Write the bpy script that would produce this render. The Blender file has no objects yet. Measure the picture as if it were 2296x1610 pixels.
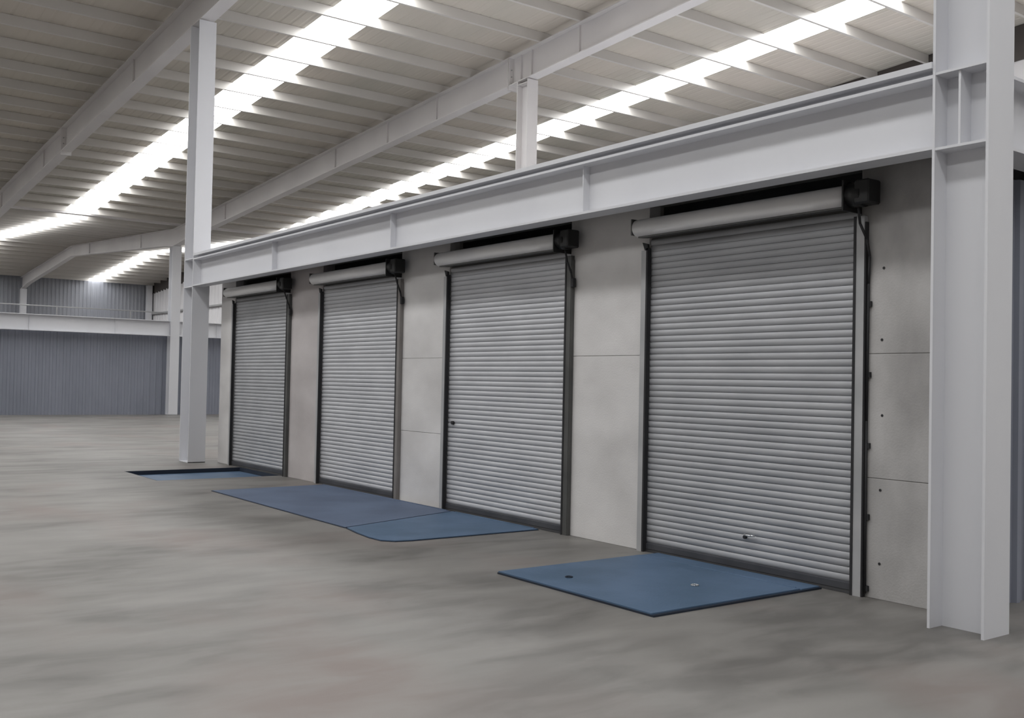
import bpy, math, random
from mathutils import Matrix, Vector

random.seed(7)
scene = bpy.context.scene
col = scene.collection

# ------------------------------------------------------------------ camera
cam_data = bpy.data.cameras.new('camera')
cam = bpy.data.objects.new('camera', cam_data)
col.objects.link(cam)
rot = Matrix(((0.596703, 0.006046, 0.80244), (0.80221, -0.029572, -0.596309), (0.020124, 0.999544, -0.022496)))
cam.matrix_world = Matrix.Translation((18.3322, -7.1538, 1.6572)) @ rot.to_4x4()
cam_data.sensor_fit = 'HORIZONTAL'
cam_data.sensor_width = 36.0
cam_data.lens = 35.7137
cam_data.clip_start = 0.05
cam_data.clip_end = 300
scene.camera = cam

# ------------------------------------------------------------------ world, light level, exposure
world = bpy.data.worlds.new('world')
scene.world = world
world.use_nodes = True
bg = world.node_tree.nodes['Background']
bg.inputs[0].default_value = (0.80, 0.86, 0.95, 1)
bg.inputs[1].default_value = 0.6
SKY = 11.2          # radiance of the daylit translucent roof panels
vs = scene.view_settings
vs.view_transform = 'Standard'
vs.look = 'None'
vs.gamma = 1
vs.use_curve_mapping = False
vs.exposure = 0.0
scene.cycles.max_bounces = 8
scene.cycles.diffuse_bounces = 6
scene.cycles.glossy_bounces = 3
scene.cycles.caustics_reflective = False
scene.cycles.caustics_refractive = False


# ------------------------------------------------------------------ materials
def new_mat(name):
    m = bpy.data.materials.new(name)
    m.use_nodes = True
    nt = m.node_tree
    return m, nt, nt.nodes['Principled BSDF']


def noisy(name, c1, c2, scale=(1, 1, 1), detail=5, rough=0.6, metal=0.0, spec=0.4, bump=0.0, bump_scale=40, lo=0.35, hi=0.65):
    """two-colour procedural material driven by world-position noise"""
    m, nt, p = new_mat(name)
    N, L = nt.nodes.new, nt.links.new
    geo = N('ShaderNodeNewGeometry')
    mp = N('ShaderNodeMapping')
    mp.inputs['Scale'].default_value = scale
    L(geo.outputs['Position'], mp.inputs['Vector'])
    nz = N('ShaderNodeTexNoise')
    nz.inputs['Scale'].default_value = 1.0
    nz.inputs['Detail'].default_value = detail
    L(mp.outputs[0], nz.inputs['Vector'])
    mr = N('ShaderNodeMapRange')
    mr.inputs['From Min'].default_value = lo
    mr.inputs['From Max'].default_value = hi
    L(nz.outputs['Fac'], mr.inputs['Value'])
    mx = N('ShaderNodeMix')
    mx.data_type = 'RGBA'
    mx.inputs['A'].default_value = (*c1, 1)
    mx.inputs['B'].default_value = (*c2, 1)
    L(mr.outputs[0], mx.inputs['Factor'])
    L(mx.outputs['Result'], p.inputs['Base Color'])
    p.inputs['Roughness'].default_value = rough
    p.inputs['Metallic'].default_value = metal
    p.inputs['Specular IOR Level'].default_value = spec
    if bump:
        n2 = N('ShaderNodeTexNoise')
        n2.inputs['Scale'].default_value = bump_scale
        n2.inputs['Detail'].default_value = 4
        L(geo.outputs['Position'], n2.inputs['Vector'])
        b = N('ShaderNodeBump')
        b.inputs['Strength'].default_value = bump
        b.inputs['Distance'].default_value = 0.01
        L(n2.outputs['Fac'], b.inputs['Height'])
        L(b.outputs[0], p.inputs['Normal'])
    return m


M = {}
M['white_steel'] = noisy('white_painted_steel', (0.665, 0.67, 0.70), (0.705, 0.71, 0.735), (0.8, 0.8, 0.4), rough=0.5)
M['rafter'] = noisy('off_white_rafter_paint', (0.63, 0.61, 0.61), (0.69, 0.67, 0.665), (0.6, 0.6, 0.6), rough=0.55)
M['purlin'] = noisy('light_purlin_paint', (0.56, 0.54, 0.51), (0.62, 0.595, 0.56), (0.3, 0.3, 0.3), rough=0.32, spec=0.7)
M['deck'] = noisy('roof_sheet_underside', (0.485, 0.465, 0.41), (0.61, 0.56, 0.495), (0.16, 0.35, 0.2), detail=3, rough=0.6)
M['clad'] = noisy('dark_grey_cladding', (0.215, 0.23, 0.275), (0.255, 0.27, 0.32), (0.5, 0.5, 0.3), rough=0.45)
M['clad_far'] = noisy('grey_end_wall_cladding', (0.25, 0.26, 0.29), (0.30, 0.31, 0.34), (0.5, 0.5, 0.3), rough=0.45)
M['shade_band'] = noisy('dark_shade_band', (0.055, 0.048, 0.045), (0.075, 0.065, 0.06), (1, 1, 1), rough=0.6)  # dark band colour in place of shade at the top of the back wall
M['clad_light'] = noisy('pale_cladding', (0.62, 0.61, 0.62), (0.70, 0.69, 0.70), (0.3, 0.3, 0.3), rough=0.5)
M['girt'] = noisy('grey_girt', (0.30, 0.30, 0.30), (0.34, 0.34, 0.34), rough=0.5)
M['concrete'] = noisy('cast_concrete', (0.57, 0.555, 0.545), (0.76, 0.745, 0.735), (0.9, 0.9, 1.3), detail=7, rough=0.85, spec=0.2, bump=0.15, bump_scale=60, lo=0.3, hi=0.7)
M['concrete_stained'] = noisy('stained_grey_concrete', (0.31, 0.30, 0.293), (0.56, 0.547, 0.535), (1.9, 1.9, 1.1), detail=8, rough=0.85, spec=0.2, bump=0.2, bump_scale=60, lo=0.3, hi=0.7)
M['concrete_pink_falloff'] = noisy('pinkish_concrete_falloff', (0.43, 0.40, 0.395), (0.58, 0.545, 0.54), (0.9, 0.9, 1.3), detail=7, rough=0.85, spec=0.2, bump=0.15, bump_scale=60, lo=0.3, hi=0.7)  # pinkish tint, darkened to stand in for light falling off at this pier
M['concrete_core'] = noisy('concrete_joint', (0.34, 0.33, 0.32), (0.38, 0.37, 0.36), rough=0.9)
M['shutter'] = noisy('galvanised_shutter_steel', (0.47, 0.475, 0.495), (0.53, 0.535, 0.555), (1.5, 1.5, 3), rough=0.45, metal=0.1)
M['shutter_darker'] = noisy('darker_galvanised_shutter_steel', (0.36, 0.365, 0.38), (0.42, 0.425, 0.44), (1.5, 1.5, 3), rough=0.5, metal=0.1)  # darker copy of the shutter steel; paints light falloff into the farthest door
M['hood'] = noisy('zinc_hood_steel', (0.76, 0.75, 0.75), (0.82, 0.81, 0.80), (2, 2, 2), rough=0.5, metal=0.0)
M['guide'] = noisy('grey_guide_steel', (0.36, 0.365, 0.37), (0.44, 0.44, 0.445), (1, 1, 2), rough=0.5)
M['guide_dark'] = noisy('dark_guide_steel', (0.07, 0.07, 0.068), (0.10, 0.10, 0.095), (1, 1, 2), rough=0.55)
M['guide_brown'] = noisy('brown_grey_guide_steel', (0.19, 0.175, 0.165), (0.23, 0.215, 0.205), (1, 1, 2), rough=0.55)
M['rubber'] = noisy('black_rubber', (0.018, 0.018, 0.02), (0.03, 0.03, 0.032), rough=0.7)
M['motor'] = noisy('black_motor_housing', (0.012, 0.012, 0.012), (0.02, 0.02, 0.02), rough=0.5)
M['bar'] = noisy('dark_bottom_bar', (0.045, 0.047, 0.055), (0.07, 0.072, 0.08), (2, 2, 2), rough=0.6)
M['chrome'] = noisy('worn_chrome', (0.65, 0.65, 0.65), (0.75, 0.75, 0.75), rough=0.3, metal=0.9)
M['blue'] = noisy('blue_leveller_paint', (0.065, 0.115, 0.185), (0.095, 0.155, 0.25), (1.6, 1.6, 1), detail=5, rough=0.55, bump=0.2, bump_scale=50)
M['blue_grey'] = noisy('faded_blue_leveller_paint', (0.085, 0.115, 0.18), (0.11, 0.15, 0.23), (1.3, 1.3, 1), detail=5, rough=0.6, bump=0.2, bump_scale=50)
M['frame_dark'] = noisy('dark_blue_steel_edge', (0.012, 0.018, 0.032), (0.02, 0.028, 0.045), rough=0.6)
M['plain_wall'] = noisy('pale_hall_wall', (0.42, 0.41, 0.40), (0.48, 0.47, 0.46), (0.3, 0.3, 0.3), rough=0.8)

# floor: trowelled concrete with long pale sweeps and brownish patches
m, nt, p = new_mat('trowelled_concrete_floor')
N, L = nt.nodes.new, nt.links.new
geo = N('ShaderNodeNewGeometry')


def fl_noise(scale, rotz, detail, dist=0.0):
    mp = N('ShaderNodeMapping')
    mp.inputs['Rotation'].default_value = (0, 0, rotz)
    mp.inputs['Scale'].default_value = scale
    L(geo.outputs['Position'], mp.inputs['Vector'])
    nz = N('ShaderNodeTexNoise')
    nz.inputs['Scale'].default_value = 1
    nz.inputs['Detail'].default_value = detail
    nz.inputs['Distortion'].default_value = dist
    L(mp.outputs[0], nz.inputs['Vector'])
    return nz.outputs['Fac']


def ramp(fac, a, b):
    mr = N('ShaderNodeMapRange')
    mr.inputs['From Min'].default_value = a
    mr.inputs['From Max'].default_value = b
    L(fac, mr.inputs['Value'])
    return mr.outputs[0]


def mix(f, A, B):
    mx = N('ShaderNodeMix')
    mx.data_type = 'RGBA'
    L(f, mx.inputs['Factor'])
    for k, v in (('A', A), ('B', B)):
        if isinstance(v, tuple):
            mx.inputs[k].default_value = (*v, 1)
        else:
            L(v, mx.inputs[k])
    return mx.outputs['Result']


base = mix(ramp(fl_noise((1.15, 0.5, 1), 0.45, 6, 0.45), 0.38, 0.62), (0.130, 0.124, 0.116), (0.212, 0.204, 0.192))
brown = mix(ramp(fl_noise((0.35, 0.5, 1), -0.3, 3), 0.52, 0.70), base, (0.195, 0.165, 0.152))
fine = mix(ramp(fl_noise((3.4, 1.3, 1), 0.55, 6, 0.4), 0.42, 0.66), brown, (0.25, 0.24, 0.226))
fm = N('ShaderNodeMix')
fm.data_type = 'RGBA'
fm.inputs['Factor'].default_value = 0.5
L(brown, fm.inputs['A'])
L(fine, fm.inputs['B'])
L(fm.outputs['Result'], p.inputs['Base Color'])
rr = N('ShaderNodeMapRange')
rr.inputs['To Min'].default_value = 0.42
rr.inputs['To Max'].default_value = 0.6
L(fl_noise((0.6, 0.6, 1), 0, 3), rr.inputs['Value'])
L(rr.outputs[0], p.inputs['Roughness'])
p.inputs['Specular IOR Level'].default_value = 0.3
M['floor'] = m

# daylit translucent roof panel
m, nt, p = new_mat('backlit_translucent_panel')
p.inputs['Base Color'].default_value = (0.8, 0.82, 0.82, 1)
p.inputs['Roughness'].default_value = 0.5
p.inputs['Emission Color'].default_value = (0.985, 0.99, 1.0, 1)
p.inputs['Emission Strength'].default_value = SKY
M['skylight'] = m


# ------------------------------------------------------------------ mesh helpers
class MB:
    def __init__(s):
        s.v, s.f, s.smooth = [], [], []

    def add(s, verts, faces, smooth=False):
        n = len(s.v)
        s.v += [tuple(v) for v in verts]
        s.f += [tuple(i + n for i in f) for f in faces]
        s.smooth += [smooth] * len(faces)
        return s

    def box(s, x0, x1, y0, y1, z0, z1):
        v = [(x, y, z) for z in (z0, z1) for y in (y0, y1) for x in (x0, x1)]
        return s.add(v, [(0, 2, 3, 1), (4, 5, 7, 6), (0, 1, 5, 4), (2, 6, 7, 3), (0, 4, 6, 2), (1, 3, 7, 5)])

    def bbox(s, x0, x1, y0, y1, z0, z1, b=0.006):
        """box with chamfered edges"""
        import bmesh
        bm = bmesh.new()
        v = [bm.verts.new((x, y, z)) for z in (z0, z1) for y in (y0, y1) for x in (x0, x1)]
        for f in [(0, 2, 3, 1), (4, 5, 7, 6), (0, 1, 5, 4), (2, 6, 7, 3), (0, 4, 6, 2), (1, 3, 7, 5)]:
            bm.faces.new([v[i] for i in f])
        bmesh.ops.bevel(bm, geom=bm.edges[:], offset=b, segments=1, affect='EDGES')
        bm.verts.index_update()
        s.add([w.co[:] for w in bm.verts], [[w.index for w in f.verts] for f in bm.faces])
        bm.free()
        return s

    def prism(s, prof, axis, a, b, smooth=False):
        """extrude closed profile (2-D points in the two other axes, in order) along axis from a to b"""
        n = len(prof)
        def P(q, t):
            if axis == 'x': return (t, q[0], q[1])
            if axis == 'y': return (q[0], t, q[1])
            return (q[0], q[1], t)
        v = [P(q, a) for q in prof] + [P(q, b) for q in prof]
        k = len(s.v)
        s.add(v, [(i, (i + 1) % n, n + (i + 1) % n, n + i) for i in range(n)], smooth)
        s.add([], [])
        s.f += [tuple(k + i for i in range(n))[::-1], tuple(k + n + i for i in range(n))]
        s.smooth += [False, False]
        return s

    def cyl(s, c0, c1, r, n=20, smooth=True):
        c0, c1 = Vector(c0), Vector(c1)
        d = (c1 - c0).normalized()
        u = d.orthogonal().normalized()
        w = d.cross(u)
        ring = [u * math.cos(2 * math.pi * i / n) * r + w * math.sin(2 * math.pi * i / n) * r for i in range(n)]
        k = len(s.v)
        s.add([c0 + q for q in ring] + [c1 + q for q in ring], [(i, (i + 1) % n, n + (i + 1) % n, n + i) for i in range(n)], smooth)
        s.f += [tuple(k + i for i in range(n))[::-1], tuple(k + n + i for i in range(n))]
        s.smooth += [False, False]
        return s

    def tube(s, pts, r, n=8):
        for a, b in zip(pts, pts[1:]):
            s.cyl(a, b, r, n)
        return s

    def mesh(s, name, mat, org=(0, 0, 0)):
        me = bpy.data.meshes.new(name)
        ox, oy, oz = org
        me.from_pydata([(x - ox, y - oy, z - oz) for x, y, z in s.v], [], s.f)
        me.polygons.foreach_set('use_smooth', s.smooth)
        me.materials.append(mat)
        me.update()
        return me


def thing(name, loc, label=None, cat=None, group=None, kind=None):
    o = bpy.data.objects.new(name, None)
    o.empty_display_size = 0.3
    o.location = loc
    col.objects.link(o)
    if label: o['label'] = label
    if cat: o['category'] = cat
    if group: o['group'] = group
    if kind or cat: o['kind'] = kind or 'thing'
    return o


def part(name, mb, mat, parent, label=None, org=None):
    """one mesh object, geometry given in world coordinates"""
    pl = world_loc(parent)
    me = mb.mesh(name, M[mat], pl)
    o = bpy.data.objects.new(name, me)
    col.objects.link(o)
    o.parent = parent
    if label: o['label'] = label
    return o


def world_loc(o):
    v = Vector((0, 0, 0))
    while o is not None:
        v += o.location
        o = o.parent
    return v


def inst(name, me, loc, parent):
    """instance of a shared mesh placed at a world location"""
    o = bpy.data.objects.new(name, me)
    col.objects.link(o)
    o.parent = parent
    o.location = Vector(loc) - world_loc(parent)
    return o


def solo(name, mb, mat, label, cat=None, kind=None, group=None, org=(0, 0, 0)):
    o = bpy.data.objects.new(name, mb.mesh(name, M[mat], org))
    o.location = org
    col.objects.link(o)
    o['label'] = label
    if cat: o['category'] = cat
    if kind: o['kind'] = kind
    if group: o['group'] = group
    return o


# ------------------------------------------------------------------ roof geometry
XV, XR, XE = -24.2, -41.6, -55.0        # valley, far ridge, far eave
XN, XW = 17.0, 30.0                     # near ridge, near end wall
YF, YB = -19.0, 15.3                    # front wall, back wall


def D(x):
    """height of the roof sheets"""
    if x <= XR: return 8.957 - 0.06 * (XR - x)
    if x <= XV: return 8.0 + 0.055 * (XV - x)
    if x <= XN: return 8.0 + 0.06 * (x - XV)
    return D(XN) - 0.06 * (x - XN)


SEGS = [(XE, XR), (XR, XV), (XV, XN), (XN, XW)]
STRIPS = [(2.28, 3.32), (10.93, 11.92), (-6.1, -5.05), (-13.2, -12.15)]  # last strip is out of view, added for fill light

# ------------------------------------------------------------------ structure: floor with the pit of the far leveller
floor = MB()
PX0, PX1, PY0, PY1 = 0.48, 2.25, -2.08, -0.02
Z0 = -0.25
for x0, x1, y0, y1 in [(XE, PX0, YF, YB), (PX1, XW, YF, YB), (PX0, PX1, YF, PY0), (PX0, PX1, PY1, YB)]:
    floor.add([(x0, y0, 0), (x1, y0, 0), (x1, y1, 0), (x0, y1, 0)], [(0, 1, 2, 3)])
floor.add([(PX0, PY0, 0), (PX1, PY0, 0), (PX1, PY1, 0), (PX0, PY1, 0), (PX0, PY0, Z0), (PX1, PY0, Z0), (PX1, PY1, Z0), (PX0, PY1, Z0)],
          [(0, 4, 5, 1), (1, 5, 6, 2), (2, 6, 7, 3), (3, 7, 4, 0), (4, 7, 6, 5)])
solo('floor', floor, 'floor', 'grey trowelled concrete floor with pale sweeps and brownish patches', kind='structure')

# ------------------------------------------------------------------ structure: ceiling (sheets and purlins)
ceiling = thing('ceiling', (0, 0, 8), 'pale corrugated metal roof carried on long cross purlins', kind='structure')
bands = []
ys = sorted(STRIPS)
cur = YF
for a, b in ys:
    bands.append((cur, a))
    cur = b
bands.append((cur, YB))


def sheet(x0, x1, y0, y1, t=0.0):
    """corrugated sheet: trapezoid ribs running downslope along x"""
    pts = []
    pitch = 0.25
    y = y0
    while y < y1 - 1e-4:
        for dy, dz in ((0, 0), (0.16, 0), (0.19, 0.007), (0.22, 0.007)):
            if y + dy < y1: pts.append((y + dy, dz))
        y += pitch
    pts.append((y1, 0))
    mb = MB()
    n = len(pts)
    v = [(x0, py, D(x0) + dz) for py, dz in pts] + [(x1, py, D(x1) + dz) for py, dz in pts]
    mb.add(v, [(i, n + i, n + i + 1, i + 1) for i in range(n - 1)])
    return mb


for sx0, sx1 in SEGS:
    for y0, y1 in bands:
        part('roof_sheet', sheet(sx0, sx1, y0, y1), 'deck', ceiling)
    for y0, y1 in ys:      # strips stop short of ridges and valleys: opaque closing pieces
        pass
# C-section purlins, web facing the near end
H, B_, T = 0.215, 0.07, 0.006
prof = [(0, 0), (0, H), (-B_, H), (-B_, H - 0.02), (-B_ + T, H - 0.02), (-B_ + T, H - T), (-T, H - T), (-T, T), (-B_ + T, T), (-B_ + T, 0.02), (-B_, 0.02), (-B_, 0)]
pm = MB().prism(prof, 'y', YF, YB).mesh('purlin', M['purlin'])
px = []
x = 0.56
while x > XV + 0.4: px.append(x); x -= 1.39
x = 0.56 + 1.39
while x < XN: px.append(x); x += 1.39
x = XV - 0.5
while x > XR + 0.3: px.append(x); x -= 1.39
x = XR - 0.4
while x > XE + 0.3: px.append(x); x -= 1.39
x = XN + 0.6
while x < XW - 0.3: px.append(x); x += 1.39
for x in sorted(px):
    inst('purlin', pm, (x, 0, D(x) - H - 0.004 - (0.004 if x <= XV and x > XR else 0)), ceiling)

# skylight strips, each a row of translucent sheets
SKYLAB = ['bright translucent skylight strip between the two roof rafters, behind the tall left column',
          'bright translucent skylight strip above the long dock beam, behind the short upper column',
          'translucent skylight strip over the open floor in front of the roller doors',
          'unseen glowing roof strip added as fill light over the front of the hall']
# valley gutter between the two roof slopes
part('valley_gutter', MB().prism([(XV - 0.17, 7.93), (XV + 0.17, 7.93), (XV + 0.2, 7.985), (XV + 0.19, 7.985), (XV + 0.16, 7.94), (XV - 0.16, 7.94), (XV - 0.19, 7.985), (XV - 0.2, 7.985)], 'y', YF, YB), 'rafter', ceiling)
for k, (y0, y1) in enumerate(STRIPS):
    w = thing('window_%d' % (k + 1), (0, (y0 + y1) / 2, 9), SKYLAB[k], kind='structure')
    for sx0, sx1 in SEGS:
        L_ = sx1 - sx0
        n = max(2, round(L_ / 5.5))
        for i in range(n):
            a, b = sx0 + L_ * i / n, sx0 + L_ * (i + 1) / n
            mb = MB()
            ny = 8
            v = [(xx, y0 + (y1 - y0) * j / ny, D(xx) + (0.012 if j % 2 else 0.0)) for xx in (a, b) for j in range(ny + 1)]
            mb.add(v, [(j, ny + 1 + j, ny + 2 + j, j + 1) for j in range(ny)])
            part('skylight_pane', mb, 'skylight', w)


# ------------------------------------------------------------------ cladding walls made of ribbed sheets
def clad_panel(w, h, ribs=4, depth=0.035, tops=None, th=0.03):
    """panel in local x (width) / z (height), ribs projecting to -y, closed at the back"""
    pts = []
    pitch = w / ribs
    for i in range(ribs):
        x0 = i * pitch
        pts += [(x0 + 0.0, 0), (x0 + pitch * .45, 0), (x0 + pitch * .55, -depth), (x0 + pitch * .87, -depth), (x0 + pitch * .97, 0)]
    pts.append((w, 0))
    pts = [(a, b) for a, b in pts]
    n = len(pts)
    if tops is None: tops = (h, h)
    zt = lambda a: tops[0] + (tops[1] - tops[0]) * a / w
    mb = MB()
    front = [(a, b, 0) for a, b in pts] + [(a, b, zt(a)) for a, b in pts]
    mb.add(front, [(i, i + 1, n + i + 1, n + i) for i in range(n - 1)])
    mb.add([(0, th, 0), (w, th, 0), (w, th, zt(w)), (0, th, zt(0))], [(1, 0, 3, 2)])
    return mb


def clad_wall(name, origin, rotz, length, height, mat, label, pw=1.0, ribs=4, depth=0.035, tops=None, z0=0.0, gap=True):
    """origin = start of the wall, panels go along local +x rotated by rotz, ribs towards local -y"""
    w = thing(name, (origin[0], origin[1], z0), label, kind='structure')
    n = max(1, round(length / pw))
    pw = length / n
    shared = None
    for i in range(n):
        if tops:
            me = clad_panel(pw, height, ribs, depth, tops=(tops(i * pw) - z0, tops((i + 1) * pw) - z0)).mesh('cladding_sheet', M[mat])
        else:
            if shared is None:
                shared = clad_panel(pw, height, ribs, depth).mesh('cladding_sheet', M[mat])
            me = shared
        o = bpy.data.objects.new('cladding_sheet', me)
        col.objects.link(o)
        o.parent = w
        o.location = (math.cos(rotz) * i * pw, math.sin(rotz) * i * pw, 0)
        o.rotation_euler = (0, 0, rotz)
    return w


# low partition on the valley line, far left of the picture; faces +x
clad_wall('wall_left', (-24.47, YF, 0), math.pi / 2, YB - YF, 3.34, 'clad', 'low dark grey ribbed cladding wall under the far white beam', depth=0.028)
# tall end wall beyond it
clad_wall('wall_far', (XE, YF, 0), math.pi / 2, YB - YF, D(XE) - 0.01, 'clad_far', 'dark grey cladding end wall above and beyond the far white beam', depth=0.016)
# back wall, pale, seen in the gap beside the dock wall; faces -y
clad_wall('wall_back', (XE, YB, 0), 0, XW - XE, 8, 'clad_light', 'pale cladding back wall with horizontal rails, seen beside the left column',
          pw=1.7, ribs=3, tops=lambda s: D(XE + s) - 0.75)
wb = MB()
for a, b in SEGS:
    wb.prism([(a, D(a) - 0.8), (b, D(b) - 0.8), (b, D(b) - 0.01), (a, D(a) - 0.01)], 'y', YB - 0.03, YB + 0.05)
solo('shade_trim_1', wb, 'shade_band', 'dark brown band standing in for shade along the top of the back wall', kind='structure')
gt = thing('trim_2', (XE, YB, 0), 'horizontal wall rails on the pale back wall', kind='structure')
for z in (1.6, 3.2, 4.7, 5.95):
    part('wall_rail', MB().box(XE, -0.7, YB - 0.17, YB - 0.05, z - 0.05, z + 0.05), 'girt', gt)
# unseen shell of the hall
solo('wall_front', MB().box(XE, XW, YF - 0.2, YF, 0, 10.6), 'plain_wall', 'plain pale front wall of the hall behind the viewer', kind='structure')
solo('wall_near', MB().box(XW, XW + 0.2, YF, YB, 0, 10.0), 'plain_wall', 'plain pale near end wall of the hall', kind='structure')

# ------------------------------------------------------------------ dock wall: cast concrete piers with recessed joints
S, W = 3.66, 2.44
dock = thing('wall_right', (0, 0, 0), 'pale cast concrete dock wall with recessed horizontal joints between the roller doors', kind='structure')
piers = [(-0.70, 0.0)] + [(k * S + W, (k + 1) * S) for k in range(3)] + [(3 * S + W, 14.25)]
JOINTS = [(), (), (0.96, 1.95), (1.95,), (0.95, 1.94)]
core = MB()
for a, b in piers:
    core.box(a + 0.004, b - 0.004, 0.008, 0.2, 0, 3.92)
for k in range(4):
    core.box(k * S, k * S + W, 0.014, 0.2, 3.46, 3.92)
part('wall_core', core, 'concrete_core', dock)
for i, (a, b) in enumerate(piers):
    js = [0.0] + [q for j in JOINTS[i] for q in (j - 0.002, j + 0.002)] + [3.92]
    for z0, z1 in zip(js[::2], js[1::2]):
        dy = random.uniform(-0.002, 0.002)
        part('concrete_panel', MB().bbox(a, b, dy, 0.15, z0, z1, 0.003), {1: 'concrete_pink_falloff', 4: 'concrete_stained'}.get(i, 'concrete'), dock, {1: 'pinkish grey concrete panel, darkened for light falloff', 4: 'darker stained concrete panel'}.get(i))
for k in range(4):
    part('concrete_panel', MB().bbox(k * S + 0.002, k * S + W - 0.002, 0.0, 0.15, 3.47, 3.92, 0.005), 'concrete', dock)
for x_, z_ in [(13.63, 2.62), (13.62, 2.05), (13.63, 1.45), (13.62, 0.86), (13.62, 0.28)]:
    part('tie_hole', MB().cyl((x_, -0.0045, z_), (x_, 0.03, z_), 0.011, 10), 'rubber', dock)

# enclosure behind the dock doors: clad side walls and its deck
clad_wall('wall_side', (14.25, 0.21, 0), math.pi / 2, YB - 0.25, 3.34, 'clad', 'dark ribbed cladding wall behind the near white column', pw=0.9, ribs=5)
solo('wall_passage', MB().box(-0.70, -0.62, 0.21, YB - 0.18, 0, 3.9), 'plain_wall', 'plain side wall closing the dock room beyond the farthest roller door', kind='structure')
deck = MB().box(-0.75, 14.36, -0.46, YB - 0.18, 3.89, 3.93)
deck.box(-0.75, 14.36, -0.565, YB - 0.18, 3.93, 3.975)
solo('trim_3', deck, 'white_steel', 'white steel deck edge running along the top of the dock beam', kind='structure')


# ------------------------------------------------------------------ steel members
def ibeam_x(t, x0, x1, yc, z0, z1, bw, tf=0.024, tw=0.014, mat='white_steel'):
    part('bottom_flange', MB().box(x0, x1, yc - bw / 2, yc + bw / 2, z0, z0 + tf), mat, t)
    part('top_flange', MB().box(x0, x1, yc - bw / 2, yc + bw / 2, z1 - tf, z1), mat, t)
    part('web', MB().box(x0, x1, yc - tw / 2, yc + tw / 2, z0 + tf, z1 - tf), mat, t)


def ibeam_y(t, y0, y1, xc, z0, z1, bw, tf=0.024, tw=0.014, mat='white_steel'):
    part('bottom_flange', MB().box(xc - bw / 2, xc + bw / 2, y0, y1, z0, z0 + tf), mat, t)
    part('top_flange', MB().box(xc - bw / 2, xc + bw / 2, y0, y1, z1 - tf, z1), mat, t)
    part('web', MB().box(xc - tw / 2, xc + tw / 2, y0, y1, z0 + tf, z1 - tf), mat, t)


def column(x0, x1, y0, y1, z0, z1, label, mat='white_steel', plates=(), mids=(), tf=0.02, tw=0.014, base=True):
    """H column: web parallel to x, flanges parallel to y"""
    yc = (y0 + y1) / 2
    t = thing('steel_column', ((x0 + x1) / 2, yc, z0), label, 'column', 'white steel columns carrying the roof')
    part('flange', MB().box(x0, x0 + tf, y0, y1, z0, z1), mat, t)
    part('flange', MB().box(x1 - tf, x1, y0, y1, z0, z1), mat, t)
    part('web', MB().box(x0 + tf, x1 - tf, yc - tw / 2, yc + tw / 2, z0, z1), mat, t)
    for z in plates:
        part('stiffener_plate', MB().box(x0 + tf, x1 - tf, y0 + 0.004, yc - tw / 2, z, z + 0.018), mat, t)
        part('stiffener_plate', MB().box(x0 + tf, x1 - tf, yc + tw / 2, y1 - 0.004, z, z + 0.018), mat, t)
    for xm, za, zb in mids:
        part('stiffener_rib', MB().box(xm - 0.008, xm + 0.008, y0 + 0.02, yc - tw / 2, za, zb), mat, t)
    if base:
        part('base_plate', MB().box(x0 - 0.0, x1 + 0.0, y0 - 0.0, y1 + 0.0, z0, z0 + 0.012), mat, t)
    return t


ZB0, ZB1 = 3.355, 3.885
GD0, GD1 = 0.90, 0.222      # rafter bottom and top below the sheets
column(14.36, 14.77, -0.55, -0.22, 0, D(14.56) - GD0 - 0.014, 'tall white steel column at the right, in front of the dark cladding',
       plates=(ZB0 - 0.01, ZB1 - 0.006), mids=((14.55, ZB0 + 0.008, ZB1 - 0.006),), base=False)
column(-1.28, -0.78, -0.55, -0.22, 0, D(-1.03) - GD0 - 0.017, 'tall white steel column at the left end of the long dock beam',
       plates=(ZB0 - 0.01, ZB1 - 0.006))
column(-0.26, 0.14, 6.65, 6.95, 3.975, D(-0.06) - GD0 - 0.014, 'short upper column rising behind the dock beam to the right rafter', mat='rafter',
       plates=(D(0) - GD0 - 0.10,))
column(-24.40, -24.0, 6.60, 6.98, 0, D(-24.2) - GD0 - 0.062, 'slim white column at the end of the far beam, left of the tall left column')
column(-54.75, -54.35, 6.62, 6.98, 0, D(-54.5) - GD0 - 0.15, 'far white column against the end wall, rising from the far beam at left')
column(-54.8, -54.45, YB - 0.5, YB - 0.15, 0, D(-54.5) - 0.23, 'far corner column where the dark end wall meets the pale back wall')

b1 = thing('steel_beam', (6.8, -0.385, ZB0), 'long white steel beam over the four roller doors', 'beam', 'white steel beams between columns')
part('bottom_flange', MB().box(-0.78, 14.36, -0.55, -0.32, ZB0, ZB0 + 0.024), 'white_steel', b1)
part('top_flange', MB().box(-0.78, 14.36, -0.55, -0.24, ZB1 - 0.024, ZB1), 'white_steel', b1)
part('web', MB().box(-0.78, 14.36, -0.397, -0.383, ZB0 + 0.024, ZB1 - 0.024), 'white_steel', b1)
for xs in (2.75, 6.6, 10.5):
    for s_ in (-1, 1):
        y0_, y1_ = sorted((-0.39 + s_ * 0.008, -0.39 + s_ * (0.09 if s_ < 0 else 0.065)))
        part('stiffener', MB().box(xs - 0.006, xs + 0.006, y0_, y1_, ZB0 + 0.024, ZB1 - 0.024), 'white_steel', b1)
b2 = thing('steel_beam', (14.56, 7.5, ZB0), 'white steel beam running back from the right column over the dark cladding', 'beam', 'white steel beams between columns')
ibeam_y(b2, -0.215, YB - 0.18, 14.56, ZB0, ZB1, 0.30)
b3 = thing('steel_beam', (-24.2, -4, 3.3), 'far white steel beam along the top of the low dark cladding wall', 'beam', 'white steel beams between columns')
ibeam_y(b3, YF, 6.595, -24.12, 3.27, 3.9, 0.36)
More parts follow.
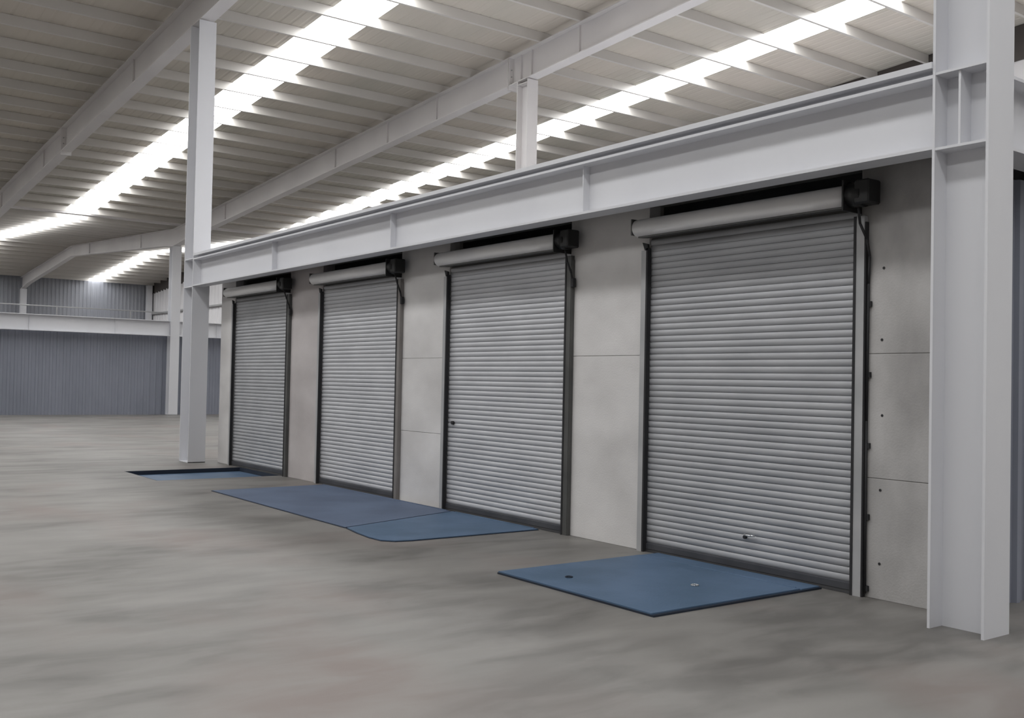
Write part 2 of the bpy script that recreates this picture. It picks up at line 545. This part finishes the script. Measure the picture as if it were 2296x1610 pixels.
ibeam_y(b3, 6.985, YB - 0.25, -24.12, 3.27, 3.9, 0.36)
for ys_ in (-2.0, 1.2, 4.4, 8.6, 12.0):
    part('stiffener', MB().box(-24.113, -24.06, ys_ - 0.006, ys_ + 0.006, 3.294, 3.876), 'white_steel', b3)

# rail with posts on the far beam
rail = thing('guard_rail', (-24.2, 4, 3.9), 'thin grey guard rail standing on the far white beam', 'railing')
part('rail', MB().cyl((-24.15, YF + 1, 4.24), (-24.15, 6.5, 4.24), 0.022, 8), 'girt', rail)
for y_ in (-3.2, -0.4, 2.2, 5.0):
    part('post', MB().cyl((-24.15, y_, 3.9), (-24.15, y_, 4.24), 0.02, 8), 'girt', rail)


# rafters: bent I-sections following the roof
def rafter(yc, label, stations, haunch_x=()):
    t = thing('roof_rafter', (0, yc, 8.5), label, 'rafter', 'bent white roof rafters')
    xs = [XE + 0.05, XE + 2.2, XR, XV - 1.2, XV, XV + 1.2, XN, XW - 0.1]
    extra = {0: 0.12, 1: 0.0}
    bot = []
    for x_ in xs:
        d = GD0 + (0.14 if abs(x_ - XE) < 0.1 else 0) + (0.06 if x_ == XV else 0)
        if x_ == XR: d = 0.80
        bot.append((x_, D(x_) - d))
    top = [(x_, D(x_) - GD1) for x_ in xs]
    bw, tf, tw = 0.28, 0.022, 0.012
    wm, bf, tfm = MB(), MB(), MB()
    for (a, za), (b, zb), (a2, ta), (b2_, tb) in zip(bot, bot[1:], top, top[1:]):
        wm.prism([(a, za + tf), (b, zb + tf), (b, tb - tf), (a, ta - tf)], 'y', yc - tw / 2, yc + tw / 2)
        bf.prism([(a, za), (b, zb), (b, zb + tf), (a, za + tf)], 'y', yc - bw / 2, yc + bw / 2)
        tfm.prism([(a, ta - tf), (b, tb - tf), (b, tb), (a, ta)], 'y', yc - bw / 2, yc + bw / 2)
    part('web', wm, 'rafter', t)
    part('bottom_flange', bf, 'rafter', t)
    part('top_flange', tfm, 'rafter', t)

    def zb_at(x_):
        for (a, za), (b, zb) in zip(bot, bot[1:]):
            if a <= x_ <= b: return za + (zb - za) * (x_ - a) / (b - a)
    for x_ in stations:
        for s_ in (-1, 1):
            y0_, y1_ = sorted((yc + s_ * tw / 2, yc + s_ * 0.055))
            part('stiffener', MB().box(x_ - 0.006, x_ + 0.006, y0_, y1_, zb_at(x_) + tf, D(x_) - GD1 - tf), 'rafter', t)
    for x_ in haunch_x:    # bolted splice plates hanging a little below the flange
        for dx in (-0.02, 0.02):
            part('end_plate', MB().box(x_ + dx - 0.009, x_ + dx + 0.009, yc - bw / 2, yc + bw / 2, zb_at(x_) - 0.09, D(x_) - GD1 - tf), 'rafter', t)
        for q in range(3):
            zz = zb_at(x_) + 0.06 + q * 0.16
            part('bolt', MB().cyl((x_ - 0.06, yc - 0.08, zz), (x_ + 0.06, yc - 0.08, zz), 0.014, 8), 'girt', t)
    return t


rafter(-0.385, 'white roof rafter at upper left, meeting the tall left column',
       [-21.0, -14.5, -5.5, 3.4], haunch_x=(-11.9,))
rafter(6.80, 'white roof rafter across the middle, carried by the short upper column',
       [-38.0, -29.0, -18.6, -9.6, -6.43, -3.88, -0.26, 0.13, 1.8, 7.8], haunch_x=(-0.62,))

# ------------------------------------------------------------------ roller shutter doors
pitch = 0.0605
# slat profile in (y, z): bulging towards the room (-y)
sp = []
ns = 6
for i in range(ns + 1):
    t_ = i / ns
    sp.append((-0.010 * math.sin(math.pi * t_) ** 0.8, 0.0015 + t_ * (pitch - 0.003)))
sp2 = sp + [(0.004, pitch - 0.0015), (0.004, 0.0015)]
slat_me = MB().prism([(a, b) for a, b in sp2], 'x', 0.012, W - 0.012).mesh('slat', M['shutter'])
slat_darker = slat_me.copy()
slat_darker.materials[0] = M['shutter_darker']

DL = ['farthest roller shutter door at the left end of the concrete wall, dark right guide',
      'second roller shutter door from the left, brown-grey right guide, above the wide blue plate',
      'third roller shutter door from the left, with a small black lock near its left edge',
      'nearest and largest roller shutter door at right, with a cable running down its right guide']
for k in range(4):
    X = k * S
    d = thing('door_%d' % (k + 1), (X, 0, 0), DL[k], kind='structure', group='roller shutter doors')
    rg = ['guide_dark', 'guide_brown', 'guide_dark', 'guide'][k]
    nsl = 50
    for i in range(nsl):
        z = 0.085 + i * pitch
        amp = 0.0035 if i < 18 else 0.0015
        o = inst('slat', slat_darker if k in (0, 3) else slat_me, (X, 0.018 + random.uniform(-amp, amp) * 0.6, z), d)  # farthest door darker in place of light falloff; nearest simply darker
        o.rotation_euler = (random.uniform(-0.03, 0.03), 0, 0)
    # dark backing behind the slat joints
    part('curtain_tape', MB().box(X + 0.02, X + W - 0.02, 0.026, 0.032, 0.05, 3.14), 'guide_dark', d)
    part('bottom_bar', MB().prism([(-0.012, 0.03), (-0.012, 0.082), (0.02, 0.09), (0.03, 0.09), (0.03, 0.03)], 'x', X + 0.012, X + W - 0.012), 'bar', d, 'dark steel bottom bar')
    part('floor_seal', MB().prism([(-0.02, 0.002), (-0.006, 0.032), (0.024, 0.032), (0.036, 0.002)], 'x', X + 0.012, X + W - 0.012), 'rubber', d, 'black rubber floor seal')
    # guides: channel with front lip, wall leg and inner slot
    for side in (0, 1):
        if side == 0:
            xo, xi, sg = X - 0.060, X + 0.012, 1
        else:
            xo, xi, sg = X + W + 0.062, X + W - 0.012, -1
        a, b = sorted((xo, xi))
        g = MB()
        zt = 3.0 if side == 0 else 3.05
        g.box(a, b, -0.050, -0.044, 0, zt)                                   # front lip
        x0_, x1_ = sorted((xo, xo + sg * 0.008))
        g.box(x0_, x1_, -0.044, -0.004, 0, zt)                               # outer web
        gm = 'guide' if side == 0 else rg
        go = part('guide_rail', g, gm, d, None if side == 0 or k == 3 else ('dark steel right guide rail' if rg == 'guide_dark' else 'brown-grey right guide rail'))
        x0_, x1_ = sorted((xi + sg * 0.0, xi + sg * 0.022))
        part('weather_strip', MB().box(x0_, x1_, -0.056, -0.006, 0, zt - (0.0 if side else -0.02)), 'rubber', go)
        if side == 0:
            part('guide_tip', MB().prism([(xi - 0.02, 3.0), (xi + 0.022, 3.0), (xi + 0.018, 3.06), (xi - 0.055, 3.08)], 'y', -0.056, -0.03), 'rubber', go)
        else:
            x0_, x1_ = sorted((xo, xo + 0.012))
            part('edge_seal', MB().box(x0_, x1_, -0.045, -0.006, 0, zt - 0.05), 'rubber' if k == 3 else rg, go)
        for q in range(5):
            zz = 0.07 + q * 0.567
            bx0, bx1 = sorted((xo, xo - sg * 0.028))
            if side and k == 3: part('wall_clip', MB().box(bx0 + 0.011, bx1 + 0.021, -0.022, -0.004, zz - 0.022, zz + 0.022), 'rubber', go)
    # barrel hood
    hc_y, hc_z, r = -0.155, 3.205, 0.086
    hood = part('hood', MB().cyl((X - 0.005, hc_y, hc_z), (X + 2.425, hc_y, hc_z), r, 32), 'hood', d, 'pale grey round hood over the rolled curtain')
    part('hood_seam', MB().prism([(hc_y - 0.02, hc_z - r - 0.012), (hc_y + 0.12, hc_z - r + 0.0), (hc_y + 0.12, hc_z - r + 0.012), (hc_y - 0.02, hc_z - r + 0.006)], 'x', X + 0.02, X + 2.42), 'guide_dark', hood)
    # end bracket plates
    part('end_bracket', MB().box(X - 0.035, X - 0.02, hc_y - 0.07, -0.004, hc_z - 0.07, hc_z + 0.09).cyl((X - 0.06, hc_y, hc_z), (X - 0.005, hc_y, hc_z), 0.03, 12), 'guide_dark', d)
    part('end_bracket', MB().box(X + 2.43, X + 2.445, hc_y - 0.10, -0.004, hc_z - 0.13, hc_z + 0.11), 'motor', d)
    # motor housing
    mo = part('motor', MB().cyl((X + 2.445, hc_y, hc_z), (X + 2.58, hc_y, hc_z - 0.01), 0.098, 20), 'motor', d, 'black shutter motor')
    part('gear_box', MB().bbox(X + 2.53, X + 2.665, hc_y - 0.09, hc_y + 0.08, hc_z - 0.09, hc_z + 0.10, 0.012), 'motor', mo)
    # cable from the motor
    cx = X + W + 0.055
    if k == 3:
        pts = [(cx + 0.02, hc_y, hc_z - 0.09), (cx + 0.0, -0.10, 2.98), (cx + 0.03, -0.05, 2.86), (cx + 0.045, -0.03, 2.72), (cx + 0.03, -0.02, 2.5), (cx + 0.026, -0.02, 1.4), (cx + 0.028, -0.02, 0.03)]
    else:
        pts = [(cx + 0.02, hc_y, hc_z - 0.09), (cx + 0.0, -0.10, 2.98), (cx + 0.02, -0.06, 2.86), (cx + 0.035, -0.05, 2.74)]
    part('cable', MB().tube(pts, 0.011, 8), 'rubber', d, 'black power cable')
    if k != 3:
        part('cable_end_box', MB().bbox(cx + 0.015, cx + 0.06, -0.065, -0.02, 2.70, 2.80, 0.005), 'rubber', d)
    if k == 2:
        part('lock', MB().cyl((X + 0.15, -0.022, 1.12), (X + 0.15, 0.015, 1.12), 0.022, 14), 'rubber', d, 'small black lock')
    if k == 3:
        lk = part('handle', MB().tube([(X + 1.29, -0.012, 0.335), (X + 1.31, -0.045, 0.335), (X + 1.38, -0.045, 0.335), (X + 1.40, -0.012, 0.335)], 0.009, 8), 'chrome', d, 'small shiny lift handle')
        part('lock', MB().cyl((X + 1.285, -0.018, 0.31), (X + 1.285, 0.012, 0.31), 0.016, 12), 'rubber', d, 'small black lock')


# ------------------------------------------------------------------ dock levellers
def plate(mb, poly, z0, z1):
    n = len(poly)
    mb.add([(x_, y_, z0) for x_, y_ in poly] + [(x_, y_, z1) for x_, y_ in poly],
           [tuple(range(n))[::-1], tuple(n + i for i in range(n))] + [(i, (i + 1) % n, n + (i + 1) % n, n + i) for i in range(n)])
    return mb


def shrink(poly, d):
    cx_ = sum(q[0] for q in poly) / len(poly); cy_ = sum(q[1] for q in poly) / len(poly)
    return [(x_ + (d if x_ < cx_ else -d), y_ + (d if y_ < cy_ else -d)) for x_, y_ in poly]


# far: sunk in its pit
t = thing('dock_leveller', ((PX0 + PX1) / 2, -1.05, Z0), 'sunken blue dock leveller plate in front of the farthest roller door', 'dock leveller', 'blue dock levellers in front of the roller doors')
part('pit_frame', MB().box(PX0, PX0 + 0.02, PY0, PY1, Z0, -0.001).box(PX1 - 0.02, PX1, PY0, PY1, Z0, -0.001)
     .box(PX0 + 0.02, PX1 - 0.02, PY0, PY0 + 0.02, Z0, -0.001).box(PX0 + 0.02, PX1 - 0.02, PY1 - 0.02, PY1, Z0, -0.001), 'frame_dark', t, 'dark steel pit frame')
part('deck_plate', plate(MB(), [(PX0 + 0.022, PY0 + 0.022), (PX1 - 0.022, PY0 + 0.022), (PX1 - 0.022, PY1 - 0.022), (PX0 + 0.022, PY1 - 0.022)], -0.085, -0.07), 'blue', t, 'blue painted steel deck plate')
part('support_beam', MB().box(0.9, 1.0, PY0 + 0.03, PY1 - 0.03, Z0, -0.086).box(1.7, 1.8, PY0 + 0.03, PY1 - 0.03, Z0, -0.086), 'frame_dark', t)
# second: wide flat plate whose right edge runs askew
poly2 = [(4.02, -1.86), (8.20, -1.88), (7.58, -0.06), (3.96, -0.06)]
t = thing('dock_leveller', (5.9, -1, 0), 'wide greyish-blue dock leveller plate in front of the second roller door', 'dock leveller', 'blue dock levellers in front of the roller doors')
part('frame', plate(MB(), poly2, 0.0005, 0.006), 'frame_dark', t)
part('deck_plate', plate(MB(), shrink(poly2, 0.012), 0.006, 0.012), 'blue_grey', t)
part('hinge', MB().cyl((4.0, -0.085, 0.013), (7.5, -0.085, 0.013), 0.008, 8), 'blue_grey', t)
# third: rounded front corner
poly3 = [(8.225, -1.88), (8.6, -1.95), (8.95, -1.99), (9.18, -1.98), (9.30, -1.88), (9.34, -1.7), (9.36, -0.06), (7.60, -0.06)]
t = thing('dock_leveller', (8.5, -1, 0), 'small teal-blue dock leveller plate with rounded corner in front of the third roller door', 'dock leveller', 'blue dock levellers in front of the roller doors')
part('frame', plate(MB(), poly3, 0.0005, 0.006), 'frame_dark', t)
part('deck_plate', plate(MB(), shrink(poly3, 0.008), 0.006, 0.014), 'blue', t)
part('hinge', MB().cyl((7.7, -0.085, 0.015), (9.3, -0.085, 0.015), 0.008, 8), 'blue', t)
# fourth: raised plate with dark side
poly4 = [(11.22, -1.98), (13.12, -1.98), (13.12, -0.05), (11.22, -0.05)]
t = thing('dock_leveller', (12.2, -1, 0), 'nearest blue dock leveller plate with dark edges in front of the nearest roller door', 'dock leveller', 'blue dock levellers in front of the roller doors')
part('frame', plate(MB(), poly4, 0.0005, 0.014), 'frame_dark', t, 'dark raised frame edge')
part('deck_plate', plate(MB(), [(11.225, -1.972), (13.09, -1.972), (13.09, -0.30), (11.225, -0.30)], 0.014, 0.024), 'blue', t, 'blue painted deck plate')
part('lip_plate', plate(MB(), [(11.235, -0.294), (13.105, -0.294), (13.105, -0.062), (11.235, -0.062)], 0.014, 0.023), 'blue', t)
part('hinge', MB().cyl((11.3, -0.297, 0.024), (13.05, -0.297, 0.024), 0.007, 8), 'blue', t)
for x_, y_ in ((11.75, -1.62), (12.55, -0.95)):
    ring = MB()
    pts = [(x_ + 0.03 * math.cos(a * math.pi / 6), y_ + 0.03 * math.sin(a * math.pi / 6), 0.028) for a in range(13)]
    part('lifting_ring', ring.tube(pts, 0.005, 6), 'frame_dark' if x_ < 12 else 'chrome', t)
